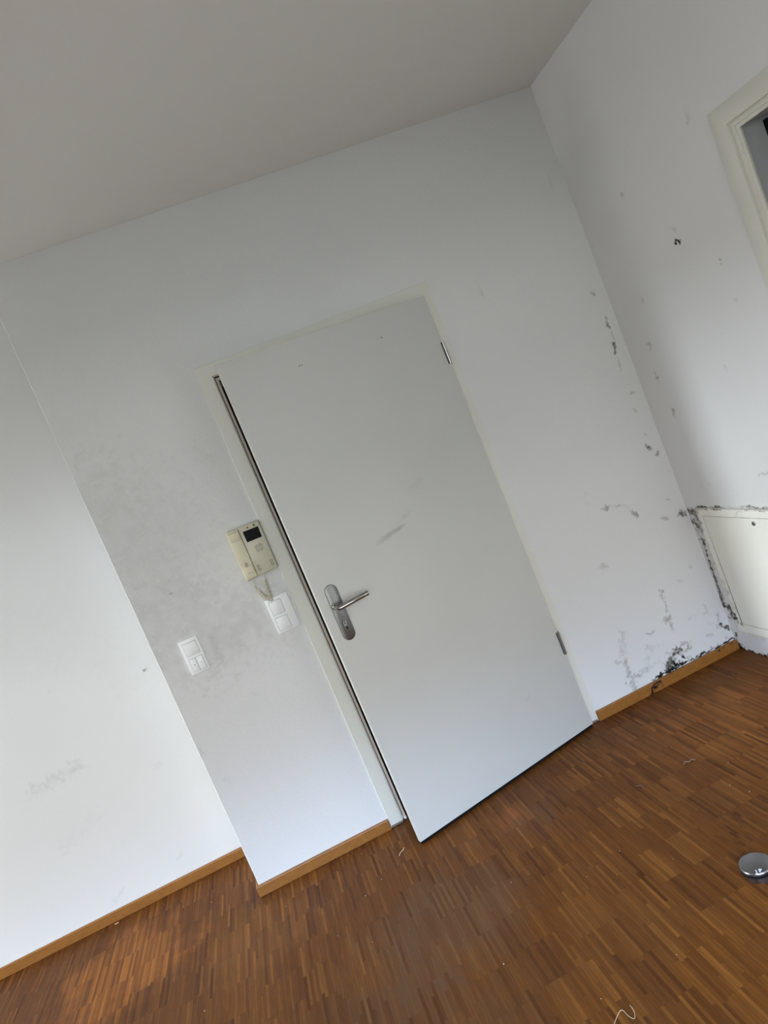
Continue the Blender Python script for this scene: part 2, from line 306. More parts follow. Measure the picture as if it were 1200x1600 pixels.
# ------------------------------------------------------------------ stains, given as strokes on the wall: ((u, z), ...), width, strength
STAIN_B = [
    ([(-0.3855, 0.8628), (-0.3596, 0.861), (-0.2737, 0.8338)], 0.005, 0.3),
    ([(-0.3652, 0.8634), (-0.3567, 0.8598)], 0.01, 0.5),
    ([(-0.2737, 0.8338), (-0.2627, 0.795), (-0.2419, 0.7799), (-0.2387, 0.763)], 0.006, 0.45),
    ([(-0.1316, 0.7077), (-0.1023, 0.6952)], 0.006, 0.35),
    ([(-0.4942, 0.6322), (-0.4738, 0.617)], 0.012, 0.3),
    ([(-0.169, 0.4146), (-0.1444, 0.4067)], 0.006, 0.22),
    ([(-0.2597, 0.4046), (-0.2605, 0.3859), (-0.2606, 0.3605)], 0.009, 0.55),
    ([(-0.2603, 0.3444), (-0.2648, 0.3082)], 0.006, 0.25),
    ([(-0.2827, 0.2814), (-0.2623, 0.272), (-0.2777, 0.2599)], 0.012, 0.35),
    ([(-0.2694, 0.2464), (-0.275, 0.2073)], 0.007, 0.35),
    ([(-0.3999, 0.256), (-0.3815, 0.2506), (-0.3598, 0.2533)], 0.006, 0.5),
    ([(-0.5071, 0.3093), (-0.5337, 0.2204), (-0.5368, 0.1964)], 0.012, 0.22),
    ([(-0.5374, 0.2031), (-0.5386, 0.1591), (-0.5442, 0.1044)], 0.014, 0.42),
    ([(-0.5442, 0.1044), (-0.5415, 0.0615)], 0.014, 0.42),
    ([(-0.5846, 0.2033), (-0.5393, 0.1658)], 0.008, 0.25),
    ([(-0.5375, 0.1043), (-0.4899, 0.1039), (-0.4536, 0.1089)], 0.01, 0.35),
    ([(-0.4536, 0.1089), (-0.4063, 0.1152), (-0.3839, 0.1109)], 0.008, 0.18),
    ([(-0.4298, 0.1999), (-0.3885, 0.1836), (-0.3563, 0.1781)], 0.012, 0.15),
    ([(-0.4338, 0.1571), (-0.445, 0.1048)], 0.012, 0.13),
    ([(-0.3853, 0.1244), (-0.3834, 0.0785)], 0.01, 0.12),
    ([(-0.5728, 0.0926), (-0.5739, 0.09)], 0.006, 0.6),
    ([(-0.3442, 0.1403), (-0.3327, 0.1091)], 0.006, 0.3),
    ([(-0.3538, 0.0579), (-0.3372, 0.0983)], 0.017, 1.0),
    ([(-0.3244, 0.0955), (-0.3348, 0.0617)], 0.014, 0.7),
    ([(-0.3305, 0.0515), (-0.3068, 0.0515)], 0.008, 0.5),
    ([(-0.3372, 0.0983), (-0.3097, 0.1143), (-0.2826, 0.1208)], 0.014, 0.9),
    ([(-0.2826, 0.1208), (-0.2558, 0.1437), (-0.2341, 0.1367), (-0.2158, 0.1216)], 0.008, 0.55),
    ([(-0.2135, 0.127), (-0.2254, 0.1067), (-0.2545, 0.1043)], 0.01, 0.6),
    ([(-0.3531, 0.0515), (-0.3591, 0.0515)], 0.006, 0.7),
    ([(-0.3329, 0.0834), (-0.3219, 0.0846), (-0.3315, 0.0698)], 0.012, 0.95),
    ([(-0.3223, 0.0751), (-0.3052, 0.0573), (-0.2983, 0.0572)], 0.009, 1.4),
    ([(-0.2707, 0.0861), (-0.2679, 0.08)], 0.008, 1.4),
    ([(-0.2724, 0.1031), (-0.271, 0.0895)], 0.005, 0.6),
    ([(-0.2509, 0.0702), (-0.2406, 0.0524)], 0.006, 0.3),
    ([(-0.3487, 0.0619), (-0.3513, 0.0515)], 0.007, 0.9),
    ([(-0.001, 0.0515), (-0.0572, 0.0515), (-0.113, 0.0515), (-0.203, 0.0515), (-0.273, 0.0515), (-0.3448, 0.0515), (-0.396, 0.0515)], 0.0035, 1.4),
    ([(-0.203, 0.0515), (-0.1384, 0.0515)], 0.006, 1.3),
    ([(-0.3148, 0.0515), (-0.287, 0.0515)], 0.005, 1.2),
    ([(-0.396, 0.0515), (-0.4481, 0.0515)], 0.004, 1.0),
    ([(-0.1048, 0.0515), (-0.0947, 0.0515)], 0.011, 1.5),
    ([(-0.3564, 0.0515), (-0.3338, 0.0515)], 0.009, 1.4),
    ([(-0.4213, 0.0515), (-0.4116, 0.0515)], 0.009, 1.4),
    ([(-0.2089, 0.0515), (-0.1919, 0.0515)], 0.008, 1.3),
    ([(-0.0798, 0.2555), (-0.0857, 0.2324), (-0.0853, 0.2161)], 0.008, 0.45),
    ([(-0.043, 0.1804), (-0.0448, 0.1585), (-0.0589, 0.1326)], 0.014, 0.55),
    ([(-0.0425, 0.1379), (-0.03, 0.1159), (-0.0149, 0.1089), (-0.0092, 0.0964)], 0.006, 1.0),
    ([(-0.1684, 0.2286), (-0.1473, 0.2285)], 0.008, 0.25),
    ([(-0.1001, 0.1712), (-0.0762, 0.1601)], 0.006, 0.2),
    ([(-0.1261, 0.1249), (-0.0982, 0.1151)], 0.006, 0.25),
    ([(-0.0894, 0.4554), (-0.0797, 0.4448)], 0.008, 0.2),
    ([(-0.0408, 0.072), (-0.0339, 0.0623)], 0.006, 0.4),
    ([(-0.043, 1.6346), (-0.0447, 1.6144), (-0.0457, 1.588)], 0.007, 0.65),
    ([(-0.0446, 1.5666), (-0.0455, 1.5161)], 0.004, 0.35),
    ([(-0.0484, 1.5172), (-0.0573, 1.4875)], 0.009, 0.85),
    ([(-0.0587, 1.452), (-0.0604, 1.4316)], 0.005, 0.35),
    ([(-0.0604, 1.4316), (-0.0654, 1.4034)], 0.007, 0.5),
    ([(-0.0751, 1.0446), (-0.0634, 1.0151)], 0.006, 0.8),
    ([(-0.0508, 0.9791), (-0.0315, 0.9929)], 0.006, 0.55),
    ([(-0.0582, 1.2825), (-0.0397, 1.2784)], 0.006, 0.35),
    ([(-0.0747, 1.2099), (-0.0692, 1.1986)], 0.008, 0.25),
    ([(-0.0666, 1.7529), (-0.0619, 1.7482)], 0.007, 0.4),
    ([(-0.0793, 0.7763), (-0.0745, 0.7711)], 0.007, 0.4),
    ([(-0.0624, 1.0917), (-0.054, 1.0791)], 0.008, 0.2),
    ([(-0.0131, 2.3271), (-0.0085, 2.3228)], 0.006, 0.3),
    ([(-0.0773, 2.265), (-0.0727, 2.2606)], 0.005, 0.4),
    ([(-0.431, 0.9525), (-0.4476, 0.9046)], 0.008, 0.12),
    ([(-1.817, 2.3022), (-1.822, 2.2724), (-1.8317, 2.2681)], 0.005, 0.35),
    ([(-2.0671, 2.1803), (-2.0637, 2.1764)], 0.006, 0.45),
    ([(-2.207, 1.2781), (-2.2026, 1.2761)], 0.0042, 0.7),
    ([(-0.0323, 0.6967), (-0.0208, 0.6823)], 0.012, 0.8),
    ([(-0.5467, 1.9508), (-0.5378, 1.9133)], 0.012, 0.12),
    ([(-2.3064, 0.502), (-2.297, 0.4856)], 0.01, 0.15),
    ([(-1.9038, 1.7696), (-1.8555, 1.6954)], 0.03, 0.08),
    ([(-2.0691, 0.7817), (-2.0571, 0.7644)], 0.01, 0.15),
    ([(-2.351, 0.6632), (-2.346, 0.6435)], 0.01, 0.12),
]
STAIN_R = [
    ([(-0.0183, 0.0763), (-0.0244, 0.071)], 0.008, 1.2),
    ([(-0.0431, 0.5901), (-0.0142, 0.4681), (0.0186, 0.346)], 0.022, 0.22),
    ([(0.0337, 0.6821), (0.0025, 0.686), (-0.0418, 0.6807), (-0.0532, 0.6592)], 0.018, 0.85),
    ([(-0.0532, 0.6592), (-0.0855, 0.6848), (-0.0983, 0.6667), (-0.0738, 0.6382)], 0.018, 0.8),
    ([(0.0323, 0.6502), (-0.0172, 0.6361), (-0.0382, 0.615)], 0.016, 0.85),
    ([(-0.031, 0.6272), (-0.0324, 0.5959), (-0.0268, 0.5515)], 0.02, 0.72),
    ([(0.0168, 0.5487), (-0.0617, 0.5568)], 0.01, 0.6),
    ([(-0.0363, 0.5521), (-0.0284, 0.4947), (-0.0217, 0.4307), (-0.0192, 0.357), (-0.0137, 0.2857), (-0.002, 0.2194)], 0.0055, 0.95),
    ([(-0.0316, 0.5518), (-0.0318, 0.5266)], 0.01, 0.7),
    ([(-0.0477, 0.4711), (-0.0294, 0.3678), (-0.018, 0.2767)], 0.016, 0.3),
    ([(-0.018, 0.2767), (-0.0117, 0.2209)], 0.022, 0.65),
    ([(0.037, 0.1967), (-0.0087, 0.2237), (-0.0402, 0.2159)], 0.014, 1.0),
    ([(-0.042, 0.2194), (-0.0653, 0.2136), (-0.0655, 0.1882), (-0.0406, 0.1646)], 0.015, 0.9),
    ([(-0.0507, 0.176), (-0.061, 0.1619)], 0.007, 1.2),
    ([(-0.068, 0.1759), (-0.0746, 0.1548)], 0.006, 0.9),
    ([(-0.1596, 1.4497), (-0.1798, 1.4511)], 0.01, 0.4),
    ([(-0.1354, 1.3477), (-0.134, 1.3218)], 0.006, 0.35),
    ([(-0.1343, 1.2984), (-0.1458, 1.2936)], 0.01, 0.7),
    ([(-0.162, 1.1544), (-0.1563, 1.1287)], 0.007, 0.5),
    ([(-0.5542, 1.2792), (-0.5641, 1.2773)], 0.009, 0.25),
    ([(-0.7216, 1.5003), (-0.7264, 1.4967)], 0.01, 0.25),
    ([(-0.537, 0.8482), (-0.5862, 0.8519)], 0.005, 0.3),
    ([(-0.2169, 0.8143), (-0.2333, 0.8053)], 0.01, 0.2),
    ([(-0.5439, 1.7748), (-0.5537, 1.7713), (-0.5534, 1.7641)], 0.007, 1.3),
    ([(-0.7182, 1.6384), (-0.7215, 1.635)], 0.01, 0.7),
    ([(-0.7917, 2.0989), (-0.7961, 2.0944)], 0.012, 0.35),
    ([(-0.5451, 1.8111), (-0.5537, 1.8054)], 0.01, 0.2),
    ([(-0.2241, 1.6368), (-0.2308, 1.6322)], 0.012, 0.25),
    ([(-0.3837, 2.281), (-0.387, 2.2718)], 0.012, 0.25),
    ([(-0.3424, 2.0454), (-0.3471, 2.0382)], 0.012, 0.25),
    ([(-0.0714, 0.7092), (-0.181, 0.7064), (-0.2572, 0.7077)], 0.0045, 0.95),
    ([(-0.2579, 0.7092), (-0.4215, 0.7105)], 0.005, 0.5),
    ([(-0.4215, 0.7105), (-0.5204, 0.7095)], 0.0055, 0.85),
    ([(-0.0003, 0.0136), (-0.0268, 0)], 0.02, 1.5),
    ([(-0.0268, 0), (-0.1882, 0)], 0.008, 1.5),
    ([(-0.1919, 0.0994), (-0.2057, 0.0869)], 0.01, 0.4),
    ([(-0.0689, 0.1346), (-0.0721, 0.1065)], 0.012, 0.3),
    ([(-0.0221, 0.0576), (-0.0089, 0.0221)], 0.01, 0.6),
]
STAIN_D = [
    ([(-2.29, 1.687), (-2.23, 1.499), (-2.188, 1.261)], 0.2, 0.1),
    ([(-2.188, 1.261), (-2.12, 1.076), (-1.936, 1.062)], 0.17, 0.13),
    ([(-2.295, 1.227), (-2.266, 1.018)], 0.15, 0.13),
    ([(-2.115, 1.102), (-2.143, 0.974)], 0.05, 0.16),
    ([(-2.136, 1.595), (-2.053, 1.422)], 0.15, 0.07),
]

def vnoise(u, v, sc, seed):
    rs = np.random.RandomState(seed); T = rs.rand(257, 257)
    a = u/sc; b = v/sc; ia = np.floor(a).astype(int); ib = np.floor(b).astype(int); fa = a-ia; fb = b-ib
    fa = fa*fa*(3-2*fa); fb = fb*fb*(3-2*fb); ia %= 256; ib %= 256
    return (T[ia, ib]*(1-fa)*(1-fb)+T[ia+1, ib]*fa*(1-fb)+T[ia, ib+1]*(1-fa)*fb+T[ia+1, ib+1]*fa*fb)*2-1
def stain_field(u, v, strokes, rag=0.8):
    out = np.zeros_like(u); nz = vnoise(u, v, .017, 1)*.7+vnoise(u, v, .0075, 2)*.5; wu = vnoise(u, v, .013, 3)+.5*vnoise(u, v, .006, 5); wv = vnoise(u, v, .013, 4)+.5*vnoise(u, v, .006, 6); big = np.clip(.75+.6*vnoise(u, v, .03, 8), .15, 1.2)
    for pts, w, st in strokes:
        P = np.array(pts); w = w*(1.25 if st >= .75 else 1.0); lo = P.min(0)-3*w-.01; hi = P.max(0)+3*w+.01
        sel = np.where((u > lo[0]) & (u < hi[0]) & (v > lo[1]) & (v < hi[1]))[0]
        if not len(sel): continue
        uu = u[sel]+wu[sel]*min(w, .012)*1.1; vv = v[sel]+wv[sel]*min(w, .012)*1.1; d = np.full(len(sel), 9.)
        for a, b in zip(P, P[1:]):
            ab = b-a; L = max((ab**2).sum(), 1e-12); t = np.clip(((uu-a[0])*ab[0]+(vv-a[1])*ab[1])/L, 0, 1)
            d = np.minimum(d, np.hypot(uu-a[0]-t*ab[0], vv-a[1]-t*ab[1]))
        x = np.clip(1.30-(d+nz[sel]*w*rag*.75)/w, 0, 1.15)/1.15; x = x*x*(3-2*x)
        out[sel] = np.maximum(out[sel], x*st*(big[sel] if st < .75 else 1.0))
    return out
def set_stain(me, coords, mould, dirt=None):
    at = me.attributes.new('stain', 'FLOAT_COLOR', 'POINT'); a = np.zeros((len(coords), 4), np.float32)
    a[:, 0] = mould; a[:, 3] = 1
    if dirt is not None: a[:, 1] = dirt
    at.data.foreach_set('color', a.ravel())
def arange(*segs):
    out = []
    for a, b, st in segs: out += list(np.linspace(a, b, max(1, round((b-a)/st)), endpoint=False))
    return out+[segs[-1][1]]
def wall_grid(name, U, V, to3d, holes, m, label, mould, dirt=(), extra=None, flip=False):
    U = np.array(U); V = np.array(V); uu, vv = np.meshgrid(U, V, indexing='ij'); uf, vf = uu.ravel(), vv.ravel()
    co = to3d(uf, vf); nu, nv = len(U), len(V); cu = (U[:-1]+U[1:])/2; cv = (V[:-1]+V[1:])/2
    keep = np.ones((nu-1, nv-1), bool)
    for a, b, c_, d in holes: keep &= ~((cu[:, None] > a) & (cu[:, None] < b) & (cv[None] > c_) & (cv[None] < d))
    I, J = np.where(keep); a = I*nv+J; F = np.stack([a, a+nv, a+nv+1, a+1], 1)
    if flip: F = F[:, ::-1]
    verts = co; nv0 = len(co); faces = F.tolist()
    if extra: ev, ef = extra; verts = np.vstack([co, np.array(ev)]); faces += [[nv0+i for i in f] for f in ef]
    me = bpy.data.meshes.new(name); me.from_pydata(verts.tolist(), [], faces); me.materials.append(m)
    mo = np.zeros(len(verts)); di = np.zeros(len(verts)); mo[:nv0] = stain_field(uf, vf, mould)
    if dirt: di[:nv0] = stain_field(uf, vf, dirt, 1.2)
    set_stain(me, verts, mo, di); me.update()
    o = bpy.data.objects.new(name, me); C.objects.link(o)
    return tag(o, label, kind='structure')

# ------------------------------------------------------------------ room shell
H = 2.66; XS = -2.358; YL = 0.405; XW = -5.6; YR = -3.9; SK = 0.046
bm = B((XW-.1, 2.0, YR-.1, 1.6, -0.06, 0.0))
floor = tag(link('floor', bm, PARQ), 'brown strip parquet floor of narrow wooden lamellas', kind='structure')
tag(link('ceiling', B((XW-.1, 0.12, YR-.1, YL+.1, H, H+.1)), CEIL), 'plain off-white ceiling', kind='structure')

DX0, DX1, DZ = -1.721, -0.806, 1.999          # door opening between the frame faces
U = arange((XS+.002, -1.8, .006), (-1.8, -0.76, .012), (-0.76, 0.0, .0034)); V = arange((0, 1.0, .0034), (1.0, 1.95, .0045), (1.95, H, .05))
U = sorted(U+[-1.76, -0.775]); V = sorted(V+[2.03])
wb = wall_grid('wall_back', U, V, lambda u, v: np.stack([u, np.zeros_like(u), v], 1), [(-1.76, -0.775, -1, 2.03)], PLASTER,
    'white rough plastered wall around the door, mouldy towards the right corner', STAIN_B, STAIN_D,
    extra=([(XS+.002, 0, 0), (XS+.002, 0, H), (XS, .002, 0), (XS, .002, H), (XS, YL, 0), (XS, YL, H)], [(2, 0, 1, 3), (4, 2, 3, 5)]))
U = arange((XW, -3.3, .2), (-3.3, -2.3, .0055)); V = arange((0, 1.3, .0055), (1.3, H, .2))
LEFTST = [([(-3.02, .085), (-2.97, .108)], .012, .12),
          ([(-2.488, .975), (-2.487, .975)], .0050, .8), ([(-2.883, 1.059), (-2.882, 1.059)], .0048, .7), ([(-2.62, .55), (-2.60, .56)], .01, .08), ([(-2.7, .13), (-2.68, .14)], .01, .08)]
wall_grid('wall_left', U, V, lambda u, v: np.stack([u, np.full_like(u, YL), v], 1), [], SMOOTH, 'smooth white wall set back behind the corner on the left', LEFTST,
          [([(-2.75, 1.2), (-2.55, 1.0)], .13, .025), ([(-3.12, .685), (-2.98, .698), (-2.90, .708)], .028, .16), ([(-3.1, .40), (-2.95, .46)], .04, .05)])
# right wall, with the opening of the second door
PY0, PY1 = -0.948, -1.79; PZ = 2.006
U = arange((YR, -1.25, .2), (-1.25, -0.60, .0055), (-0.60, 0.0, .0036)); V = arange((0, 1.1, .0036), (1.1, 2.1, .0055), (2.1, H, .05))
U = sorted(U+[PY0+.03, PY1-.03]); V = sorted(V+[PZ+.03])
wall_grid('wall_right', U, V, lambda u, v: np.stack([np.zeros_like(u), u, v], 1), [(PY1-.03, PY0+.03, -1, PZ+.03)], SMOOTH,
          'white wall on the right with the access panel and a second doorway', STAIN_R)
# walls out of the picture; the far left one has the glazed opening the daylight comes in by
def pierced(name, axis, c, c2, a0, a1, openings, label):      # wall slab with window openings between piers, sills and lintels
    bm = bmesh.new(); f = (lambda u0, u1, z0, z1: box(bm, c2, c, u0, u1, z0, z1)) if axis == 'y' else (lambda u0, u1, z0, z1: box(bm, u0, u1, c2, c, z0, z1))
    p = a0
    for (u0, u1, z0, z1) in sorted(openings):
        f(p, u0, 0, H)
        if z0 > 0: f(u0, u1, 0, z0)
        f(u0, u1, z1, H); p = u1
    f(p, a1, 0, H)
    return tag(link(name, bm, SMOOTH), label, kind='structure')
pierced('wall_far_left', 'y', XW, XW-.12, YR, YL+.1, [(-0.45, 0.22, 0.05, 2.3)], 'white wall with tall windows, left of the picture')
pierced('wall_rear', 'x', YR, YR-.12, XW, 0.0, [(-3.7, -0.95, 0.05, 2.4)], 'white wall with windows behind the camera')
def window(name, axis, a0, a1, z0, z1, c, lab):
    w = empty(name, ((c, (a0+a1)/2, z0) if axis == 'y' else ((a0+a1)/2, c, z0))); tag(w, lab, kind='structure')
    L = (a1-a0)/2; hh = z1-z0; f = .05
    bars = [(-L, -L+f, 0, hh), (L-f, L, 0, hh), (-L+f, L-f, 0, f), (-L+f, L-f, hh-f, hh)]
    bm = bmesh.new()
    for u0, u1, q0, q1 in bars:
        if axis == 'y': box(bm, -.03, .03, u0, u1, q0, q1, .004)
        else: box(bm, u0, u1, -.03, .03, q0, q1, .004)
    link('window_frame', bm, FRAMEP, w)
nw = 0
for (a0, a1, z0, z1) in [(-0.45, 0.22, 0.05, 2.3)]:
    nw += 1; window('window_%d' % nw, 'y', a0, a1, z0, z1, XW-.05, 'tall white window in the far left wall')
    daylight_portal('daylight_left', (XW-.11, (a0+a1)/2, (z0+z1)/2), (z1-z0, a1-a0), (0, -math.pi/2, 0))
for (a0, a1, z0, z1) in [(-3.7, -0.95, 0.05, 2.4)]:
    nw += 1; window('window_%d' % nw, 'x', a0, a1, z0, z1, YR-.05, 'white window in the wall behind the camera')
    daylight_portal('daylight_rear', ((a0+a1)/2, YR-.11, (z0+z1)/2), (a1-a0, z1-z0), (math.pi/2, 0, 0))

# dim hall behind the ajar door, small room behind the second doorway
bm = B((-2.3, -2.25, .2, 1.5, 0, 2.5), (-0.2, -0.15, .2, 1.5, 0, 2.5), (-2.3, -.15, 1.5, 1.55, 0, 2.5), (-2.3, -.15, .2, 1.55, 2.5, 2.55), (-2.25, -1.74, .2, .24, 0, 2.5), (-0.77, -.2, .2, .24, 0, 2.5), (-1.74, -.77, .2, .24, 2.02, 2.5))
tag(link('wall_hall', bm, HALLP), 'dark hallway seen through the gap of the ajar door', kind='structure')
bm = B((.13, 1.6, -.62, -.57, 0, 2.6), (.13, 1.6, -2.35, -2.3, 0, 2.6), (1.6, 1.65, -2.35, -.57, 0, 2.6), (.13, 1.65, -2.35, -.57, 2.6, 2.65), (.13, .17, -.93, -.62, 0, 2.6), (.13, .17, -2.3, -1.80, 0, 2.6), (.13, .17, -1.8, -.93, 2.02, 2.6))
tag(link('wall_side_room', bm, SMOOTH), 'grey room behind the doorway on the right', kind='structure')

# ------------------------------------------------------------------ skirting
def skirting(name, boxes, label, strokes=None, face=None):
    bm = bmesh.new()
    for b in boxes: box(bm, *b, .003, 2)
    if strokes:
        # finer front so that the mould can sit on it
        x0, x1, y0, y1, z0, z1 = boxes[0]; n = int((x1-x0)/.004); q = 12
        g = [[bm.verts.new((x0+.003+(x1-x0-.006)*i/n, y0-.0004, z0+.001+(z1-z0-.004)*j/q)) for j in range(q+1)] for i in range(n+1)]
        for i in range(n):
            for j in range(q): bm.faces.new((g[i][j], g[i+1][j], g[i+1][j+1], g[i][j+1]))
    o = link(name, bm, OAK); tag(o, label, kind='structure')
    if strokes:
        co = np.array([v.co[:] for v in o.data.vertices]); set_stain(o.data, co, stain_field(co[:, 0].copy(), co[:, 2].copy(), strokes))
    return o
skirting('baseboard_left', [(XW, XS, YL-.015, YL, 0, SK)], 'oak skirting board along the set-back left wall')
skirting('baseboard_center', [(XS-.012, -1.779, -.016, 0, 0, SK), (XS-.012, XS, 0, .05, 0, SK)], 'short oak skirting board between the wall corner and the door frame')
MB = [([(-0.46, .050), (-0.452, .034), (-0.458, .028)], .010, 1.4), ([(-0.435, .044), (-0.43, .040)], .010, 1.3), ([(-0.475, .022), (-0.478, .006), (-0.482, 0)], .0045, 1.5), ([(-0.50, .02), (-0.499, .02)], .003, .7),
      ([(-.45, .0475), (-.3, .0475), (-.2, .0475), (-.01, .0475)], .0035, 1.2), ([(-.12, .0475), (-.10, .0475)], .008, 1.4)]
skirting('baseboard_right', [(-0.758, -0.001, -.016, 0, 0, SK)], 'oak skirting board with black mould along its top edge, right of the door', MB)

# ------------------------------------------------------------------ door frame (trim_1)
t1 = empty('trim_1', (-1.268, 0, 0)); tag(t1, 'cream painted steel door frame around the ajar white door', kind='structure')
def lb(o): o.matrix_parent_inverse = o.parent.matrix_world.inverted(); return o
bpy.context.view_layer.update()
FX0, FX1, FZ = -1.778, -0.7593, 2.05; FY = -.005
bm = bmesh.new()
prism(bm, [(FX0, .010), (DX0, .010), (DX0, DZ), (DX1, DZ), (DX1, .010), (FX1, .010), (FX1, FZ), (FX0, FZ)], FY, .012, .0015)
lb(link('frame_face', bm, FRAMEP, t1))
bm = B((DX0, DX0+.004, .004, .030, .01, DZ), (DX1-.004, DX1, .004, .030, .01, DZ), (DX0, DX1, .004, .030, DZ-.004, DZ),
       (DX0, DX0+.017, .017, .20, .01, DZ), (DX1-.018, DX1, .030, .20, .01, DZ), (DX0, DX1, .019, .20, DZ-.020, DZ),
       (DX0-.05, DX0, .19, .20, .01, DZ+.05), (DX1, DX1+.05, .19, .20, .01, DZ+.05), (DX0-.05, DX1+.05, .19, .20, DZ, DZ+.05))
lb(link('jamb', bm, SEAL, t1))
bm = bmesh.new(); tube(bm, [(DX0+.0045, .013, .02), (DX0+.0045, .013, DZ-.006), (DX1-.008, .013, DZ-.006), (DX1-.008, .013, .02)], .0024, 8)
o = lb(link('rubber_seal', bm, RUBBER, t1)); o['label'] = 'dark rubber seal'
bm = B((FX0+.002, DX0-.001, FY+.003, .012, .0005, .010), (DX1+.001, FX1-.002, FY+.003, .012, .0005, .010))
lb(link('foot_joint', bm, plain('grey_silicone', srgb(120, 108, 98), .6), t1))['label'] = 'grey silicone foot'
bm = B((DX0+.006, DX0+.018, .008, .030, .002, .016, .002))
lb(link('seal_end', bm, WHITEPL, t1))

# ------------------------------------------------------------------ door leaf (door_1)
TH = 0.224; d1 = empty('door_1', (-0.7984, -0.0340, 0), TH); tag(d1, 'white flush door standing slightly ajar, with steel lever', kind='structure')
DW = .9265; LZ = .0160
bm = bmesh.new(); prism(bm, [(-DW, LZ), (-.0005, LZ), (-.0005, 1.996), (-DW, 1.996)], 0, .019, .0016)
box(bm, -DW+.014, -.014, .018, .041, LZ, 1.983)
link('door_leaf', bm, DOORP, d1, True)
link('gap_shadow_strip', B((-DW+.006, -.006, .008, .036, .0012, LZ+.001)), RUBBER, d1)['label'] = 'black strip added as shadow under the door'  # black strip added beneath the leaf to darken the gap like its shadow
# lever set
PX = -.8625
bm = bmesh.new(); stadium(bm, PX, .9737, .050, .227, 0, -.0085, .0015)
link('escutcheon_plate', bm, STEEL, d1, True)['label'] = 'long steel escutcheon plate with round ends'
bm = bmesh.new(); tube(bm, [(PX-.0125, -.006, 1.004), (PX-.0125, -.050, 1.0), (PX-.0055, -.056, .999), (-.747, -.056, 1.003)], .0098, 20)
lathe(bm, [(0, 0), (.0125, 0), (.0125, .006), (.0105, .008), (0, .008)], 32, Matrix.Translation((PX-.0125, -.008, 1.004))@FRONT)
link('lever_handle', bm, LEVER, d1, True)
bm = bmesh.new(); lathe(bm, [(0, 0), (.0083, 0), (.0083, .003), (.0068, .003), (.0068, .0022), (0, .0022)], 28, Matrix.Translation((PX-.001, -.0085, .931))@FRONT)
stadium(bm, PX-.001, .917, .0098, .024, -.0085, -.0108, .0006, 10)
lk = link('lock_cylinder', bm, DARKSTEEL, d1, True)
link('keyhole', B((PX-.0023, PX+.0003, -.0125, -.0100, .925, .935)), DARK, lk)
bm = bmesh.new(); tb = []
for a in range(0, 271, 15): tb.append((PX-.001+.0088*math.cos(math.radians(a+60)), -.0092, .931+.0086*math.sin(math.radians(a+60))))
tube(bm, tb, .0012, 6); tube(bm, [(PX-.003, -.0100, .917), (PX+.003, -.0100, .905)], .0040, 6)
link('lock_rim', bm, DARK, lk)
for z0, z1, m in ((1.698, 1.791, LEVER), (.356, .458, DARKSTEEL)):
    bm = bmesh.new(); tube(bm, [(-.001, -.0045, z0), (-.001, -.0045, z1)], .0052, 14)
    hg = link('hinge', bm, m, d1, True)
    bm = B((-.0085, -.0060, -.0012, .002, z0-.001, z1+.001), (.004, .0065, -.0012, .004, z0-.001, z1+.001)); link('hinge_seat', bm, DARK, hg)

# ------------------------------------------------------------------ doorway on the right wall (trim_2)
t2 = empty('trim_2', (0, (PY0+PY1)/2, 0)); tag(t2, 'cream painted frame of the doorway in the right wall', kind='structure')
bpy.context.view_layer.update()
def ring_y(y0, y1, z, x0, x1, w, bev=0.0):     # portal-shaped ring lying in a wall that faces x
    bm = bmesh.new()
    pts = [(y0, .0), (y0+w, .0), (y0+w, z-w), (y1-w, z-w), (y1-w, .0), (y1, .0), (y1, z), (y0, z)]
    t = bmesh.new(); f = t.faces.new([t.verts.new((x0, y, q)) for y, q in pts])
    e = bmesh.ops.extrude_face_region(t, geom=[f]); vv = [v for v in e['geom'] if isinstance(v, bmesh.types.BMVert)]
    bmesh.ops.translate(t, verts=vv, vec=(x1-x0, 0, 0)); bmesh.ops.recalc_face_normals(t, faces=t.faces)
    if bev: bmesh.ops.bevel(t, geom=list(t.edges), offset=bev, segments=2, profile=.5, affect='EDGES')
    return merge(bm, t)
G = .062
lb(link('casing', ring_y(PY1-G, PY0+G, PZ+G, -.010, .012, G, .002), FRAMEP, t2, True))
lb(link('rebate', ring_y(PY1-.001, PY0+.001, PZ+.001, .002, .018, .016, .001), FRAMEP, t2, True))
bm = ring_y(PY1+.014, PY0-.014, PZ-.014, .006, .018, .013, .002); lb(link('stop_bead', bm, FRAMEP, t2, True))
lb(link('jamb', ring_y(PY1-.01, PY0-.020+.03, PZ-.020+.03, .018, .130, .03), plain('grey_jamb_paint', srgb(176, 180, 180), .5), t2))
bm = bmesh.new(); box(bm, .100, .116, PY0-.034, PY0-.020, 0, PZ-.03)
lb(link('rubber_seal', bm, RUBBER, t2))['label'] = 'black rubber seal'

